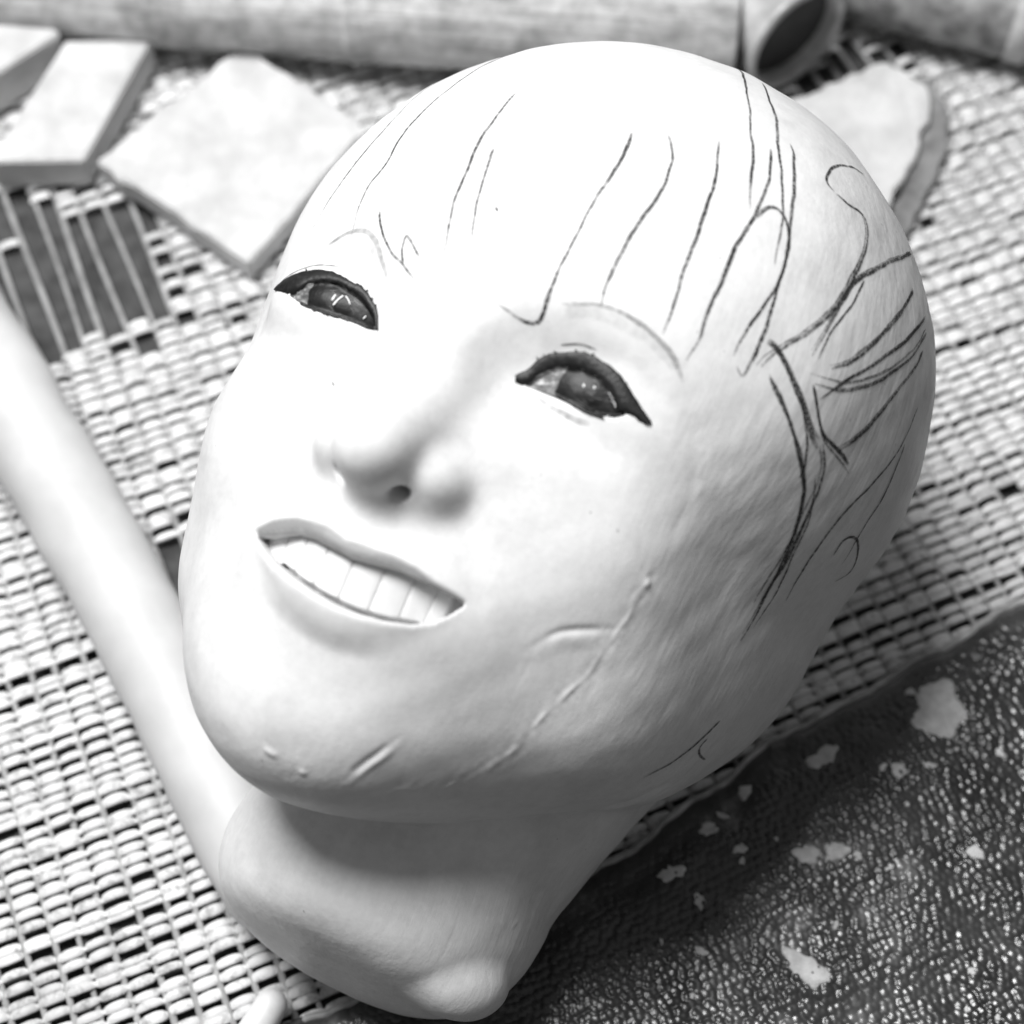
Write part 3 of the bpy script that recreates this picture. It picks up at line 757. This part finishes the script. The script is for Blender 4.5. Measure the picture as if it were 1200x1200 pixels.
def leather_z(x, y):
    x = np.atleast_1d(np.asarray(x, float)); y = np.atleast_1d(np.asarray(y, float))
    t = np.interp(x, EDGE[:, 0], EDGE[:, 1]) - y
    z = -1.5 + 9.5 * (1 - np.exp(-np.clip(t, 0, None) / 5.0)) - 1.2 * np.exp(-((t - 13) / 5) ** 2)
    z += 1.4 * np.sin(x * 0.035 + 1) * np.cos(y * 0.04) * np.clip(t / 15, 0, 1)
    P3 = np.stack([x, y, 0 * x], 1)
    z += wobble(P3, 0.35, 16, 8, 21) * np.clip(t / 8, 0, 1)
    return z, t
nxl, nyl = 600, 380
xs = np.linspace(-80, 215, nxl); tt = np.linspace(0, 1, nyl)
XX = np.repeat(xs, nyl); ye = np.interp(XX, EDGE[:, 0], EDGE[:, 1]); YY = ye + (-172 - ye) * np.tile(tt, nxl)
ZZ, TT = leather_z(XX, YY)
ca, sa = math.cos(0.45), math.sin(0.45)
PP = np.stack([XX * ca + YY * sa, -XX * sa + YY * ca], 1)
d, rr_ = cells(PP, 2.4, 3.0)
P3 = np.stack([XX, YY, 0 * XX], 1)
wear = np.clip(0.75 + wobble(P3, 0.3, 22, 9, 33), 0.4, 1.1) * np.clip((TT - 3) / 14, 0.1, 1)
bead = np.sqrt(np.clip(1 - (d / 0.60) ** 2, 0, 1)) * (0.55 + 0.45 * rr_)
ZZ = ZZ + 1.2 * bead * wear
V = np.stack([XX, YY, ZZ], 1)
F = [(i * nyl + j, i * nyl + j + 1, (i + 1) * nyl + j + 1, (i + 1) * nyl + j) for i in range(nxl - 1) for j in range(nyl - 1)]
# skirt down to the mat so that the hide has thickness
base = len(V); ring = [i * nyl for i in range(nxl)] + [(nxl - 1) * nyl + j for j in range(1, nyl)] + [i * nyl + nyl - 1 for i in range(nxl - 2, -1, -1)] + [j for j in range(nyl - 2, 0, -1)]
V = np.concatenate([V, np.stack([V[ring, 0], V[ring, 1], np.full(len(ring), -1.8)], 1)])
F += [(ring[i], base + i, base + (i + 1) % len(ring), ring[(i + 1) % len(ring)]) for i in range(len(ring))]
F.append(tuple(base + i for i in range(len(ring))))
N = NT('dark_leather'); v = N.obj()
r1 = N.ramp(N.noise(v, 110, 4, 0.6), [(0.35, 0.015), (0.6, 0.05), (0.74, 0.2)])
N.l(r1.outputs[0], N.b.inputs['Base Color'])
r2 = N.ramp(N.noise(v, 200, 3), [(0.3, 0.28), (0.7, 0.45)]); N.l(r2.outputs[0], N.b.inputs['Roughness'])
N.b.inputs['Specular IOR Level'].default_value = 0.8
N.b.inputs['Coat Weight'].default_value = 0.6
N.b.inputs['Coat Roughness'].default_value = 0.22
LEATHER = N.m
ORG = np.array([60.0, -90.0, 0.0])
lroot = empty('leather_case', ORG)
tag(lroot, 'dark pebbled leather case spattered with white paint under the neck', 'leather case')
hide = mk('hide', V - ORG, F, LEATHER, lroot)
tube_pts = []
for x in np.linspace(-60, 214, 150):
    y = float(np.interp(x, EDGE[:, 0], EDGE[:, 1])); tube_pts.append((x, y - 2.2, float(leather_z(x, y - 2.2)[0][0]) + 0.3))
PIPE = simple('worn_leather_edge', 0.42, 0.5, 0.5, 0.6, 260, 0.5)
sweep('edge_seam', tube_pts, [1.2, 1.5, 1.3, 1.6, 1.3], PIPE, lroot, seg=8, n=200, lump=0.3, origin=ORG)
SPAT = simple('dried_white_paint', 0.62, 0.6, 0.3, 0.3, 500, 0.6, 0.0004)
def blob(name, x, y, r, zfn, mat, parent, org, seed, ecc=1.0, rot=0.0, rough=0.22, h=0.5):
    q = np.random.default_rng(seed); n = 40; ph = q.uniform(0, 6.28, 6)
    V, F = [], []
    rings = ((0.0, 1.0), (0.35, 1.0), (0.7, 0.9), (0.92, 0.65), (1.0, -0.4))
    for rad, hh in rings:
        for j in range(n):
            a = 2 * math.pi * j / n
            k = 1 + rough * (math.sin(3 * a + ph[0]) * 0.5 + math.sin(5 * a + ph[1]) * 0.5 + math.sin(8 * a + ph[2]) * 0.22 + math.sin(2 * a + ph[3]) * 0.7 + math.sin(17 * a + ph[4]) * 0.12)
            u, w = math.cos(a) * r * rad * k * ecc, math.sin(a) * r * rad * k
            px, py = x + u * math.cos(rot) - w * math.sin(rot), y + u * math.sin(rot) + w * math.cos(rot)
            V.append((px, py, zfn(px, py) + hh * h))
    for i in range(len(rings) - 1):
        for j in range(n): F.append((i * n + j, (i + 1) * n + j, (i + 1) * n + (j + 1) % n, i * n + (j + 1) % n))
    return mk(name, np.array(V) - org, F, mat, parent)
lz = lambda x, y: float(leather_z(x, y)[0][0]) + 0.55
for i, (x, y, r, ec, ro) in enumerate([(135, -39, 8.6, 1.1, 0.6), (97, -55, 3.4, 1.5, 0.6), (89, -87, 3.2, 1.2, -0.5), (98, -86, 2.8, 1.3, -0.4), (56, -101, 2.4, 0.8, 0), (86, -121, 4.4, 1.5, -0.7),
                                       (60, -78, 2.0, 1.6, 0.5), (69, -85, 1.6, 1.3, 0.3), (48, -92, 2.6, 1.5, 0.2), (140, -86, 2.4, 1.0, 0), (72, -66, 2.0, 1.2, 0.6), (120, -60, 2.2, 1.4, 0.4)]):
    blob('paint_spot', x, y, r, lz, SPAT, lroot, ORG, 50 + i, ec, ro)

for i in range(46):
    x = rng.uniform(10, 165); y = rng.uniform(-150, -10)
    if np.interp(x, EDGE[:, 0], EDGE[:, 1]) - y < 10: continue
    blob('paint_spot', x, y, rng.uniform(0.5, 1.3), lambda a, b: lz(a, b) + 0.2, SPAT, lroot, ORG, 200 + i, rng.uniform(0.8, 1.8), rng.uniform(0, 3), h=0.35)

# ---------------------------------------------------------------- plaster offcuts, torn chip
PLASTER = simple('white_plaster', 0.58, 0.8, 0.3, 0.2, 130, 0.7, 0.0008)
def slab(name, pts, z0, z1, mat, label, cat, group=None, rough=0.0, seed=1, bev=0.7, flare=None):
    q = np.random.default_rng(seed); P = np.array(pts, float); c = P.mean(0)
    if rough:
        out = []
        for i in range(len(P)):
            a, b = P[i], P[(i + 1) % len(P)]; m = max(2, int(np.linalg.norm(b - a) / 4))
            for k in range(m): out.append(a + (b - a) * k / m + (q.normal(0, rough, 2) if k else 0))
        P = np.array(out)
    bm = bmesh.new()
    top = [bm.verts.new((*((p - c) * K), (z1 + (q.normal(0, 0.15) if rough else 0)) * K)) for p in P]
    fl = bm.faces.new(top)
    if fl.normal.z < 0: fl.normal_flip()
    ext = bmesh.ops.extrude_face_region(bm, geom=[fl])
    for vv in ext['geom']:
        if isinstance(vv, bmesh.types.BMVert):
            vv.co.z = z0 * K
            if flare and vv.co.x * flare[0] + vv.co.y * flare[1] > 40 * K:
                vv.co.x += flare[0] * K * q.uniform(0.6, 1.3); vv.co.y += flare[1] * K * q.uniform(0.6, 1.3)
    bmesh.ops.recalc_face_normals(bm, faces=bm.faces)
    eds = [e for e in bm.edges if len(e.link_faces) == 2]
    bmesh.ops.bevel(bm, geom=eds, offset=bev * K, segments=2, affect='EDGES', clamp_overlap=True)
    me = bpy.data.meshes.new(name); bm.to_mesh(me); bm.free()
    me.materials.append(mat)
    o = bpy.data.objects.new(name, me); COL.objects.link(o); o.location = (c[0] * K, c[1] * K, 0)
    tag(o, label, cat, group); return o
slab('plaster_block', [(-245, 228), (-223, 247), (-198.6, 266), (-179.5, 247), (-200, 226), (-240, 182)], -0.2, 18, PLASTER, 'white plaster block cut off by the top left corner', 'plaster block', 'white plaster offcuts')
slab('plaster_block', [(-178, 247), (-144, 248), (-163, 184), (-199.4, 183.2)], -0.2, 14, PLASTER, 'narrow white plaster block between the corner block and big slab', 'plaster block', 'white plaster offcuts')
slab('plaster_slab', [(-159.5, 187), (-108, 249), (-56, 204), (-97, 138)], -0.2, 10, PLASTER, 'big flat white plaster slab behind the forehead', 'plaster slab', 'white plaster offcuts', rough=0.5, seed=4)
slab('torn_chip', [(105, 219), (130.8, 231.8), (150.6, 242.5), (164.6, 230.4), (164.4, 215.9), (156.7, 193.8), (144.2, 170.3), (137.1, 149.7), (105, 147.7)], -0.2, 7, PLASTER, 'torn white chip with ragged grey edge right of the crown', 'plaster chip', rough=0.9, seed=9)

chip = bpy.data.objects['torn_chip']
te = slab('torn_edge', [(150, 243.5), (168, 236), (173, 219), (169, 197), (159, 178), (148, 156), (140, 150), (146, 172), (157, 195), (164, 216), (162, 231)], -0.2, 3.2, simple('grey_chip_strip', 0.2, 0.8, 0.2, 0.5, 220, 0.6), None, None, rough=0.8, seed=15, bev=0.4)  # separate low grey strip along the chip's right edge
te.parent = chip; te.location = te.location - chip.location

# ---------------------------------------------------------------- tubes behind the head
N = NT('pale_bamboo'); v = N.obj()
st = N.noise(N.mapping(v, (0.05, 1, 1)), 420, 5, 0.7)
r1 = N.ramp(st, [(0.3, 0.4), (0.7, 0.8)]); r2 = N.ramp(N.noise(v, 140, 5, 0.7), [(0.35, 0.5), (0.6, 1.0)])
N.l(N.mix(1.0, r1.outputs[0], r2.outputs[0], 'MULTIPLY'), N.b.inputs['Base Color']); N.b.inputs['Roughness'].default_value = 0.4
N.l(N.bump(st, 0.9, 0.0006), N.b.inputs['Normal']); BAMBOO = N.m
GREYT = simple('mottled_grey_tube', 0.28, 0.42, 0.5, 0.75, 220, 0.5)
INNER = simple('dark_tube_inside', 0.05, 0.6, 0.3, 0.3, 200, 0.2)
METAL = simple('pale_tin', 0.5, 0.3, 0.7, 0.5, 160, 0.2)
def lathe(name, prof, mat, parent, seg=56):
    V = [(x, r * math.cos(2 * math.pi * j / seg), r * math.sin(2 * math.pi * j / seg)) for x, r in prof for j in range(seg)]
    n = len(prof)
    F = [(i * seg + j, i * seg + (j + 1) % seg, (i + 1) * seg + (j + 1) % seg, (i + 1) * seg + j) for i in range(n - 1) for j in range(seg)]
    return mk(name, V, F, mat, parent)
def tube_root(name, a, b, label, cat):
    a, b = np.array(a, float), np.array(b, float)
    e = empty(name, (a + b) / 2); d = b - a
    e.rotation_euler = (0, 0, math.atan2(d[1], d[0])); tag(e, label, cat); return e, np.linalg.norm(d) / 2
t1, h = tube_root('bamboo_tube', (-290, 281, 20.5), (88, 243, 20.5), 'pale bamboo tube lying across the top behind the blocks', 'tube')
lathe('wall', [(-h, 17), (-h, 20.5), (-h + 1, 21), (h - 1, 21), (h, 20.5), (h, 17), (-h, 17)], BAMBOO, t1)
for x in (-112, 40):
    lathe('node_ring', [(x - 3.5, 20.9), (x - 2, 21.6), (x, 22.4), (x + 1, 21.3), (x + 2, 21.9), (x + 4, 20.9)], BAMBOO, t1)
t2, h = tube_root('grey_tube', (96, 296, 20.5), (300, 226, 20.5), 'mottled grey tube lying in the top right corner', 'tube')
lathe('wall', [(-h, 17), (-h, 20.5), (-h + 1, 21), (h - 1, 21), (h, 20.5), (h, 17), (-h, 17)], GREYT, t2)
lathe('end_band', [(4, 20.9), (4.5, 22), (12, 22.2), (12.5, 20.9)], simple('light_band', 0.5, 0.35, 0.5, 0.3, 200), t2)
t3, h = tube_root('tin_ring', (95, 263, 22.8), (112, 238, 22.8), 'short open tin ring on its side touching the crown', 'tin')
lathe('shell', [(-h, 21.5), (-h, 22.5), (-h + 1, 23), (h - 3, 23), (h - 2.5, 24), (h - 0.5, 24), (h, 23), (h, 20.5), (h - 1, 20), (-h, 20), (-h, 21.5)], METAL, t3)
lathe('inner_floor', [(h - 7, 0.01), (h - 7, 20.2)], INNER, t3)

# ---------------------------------------------------------------- small peg by the stump
peg = sweep('clay_peg', [(-84, -154, 5), (-77, -143, 5.5), (-70, -131, 6.5)], [5.8, 5.4, 4.8], CLAY, seg=24, n=30, lump=0.3)
tag(peg, 'small pale clay peg poking out beside the neck stump', 'peg')
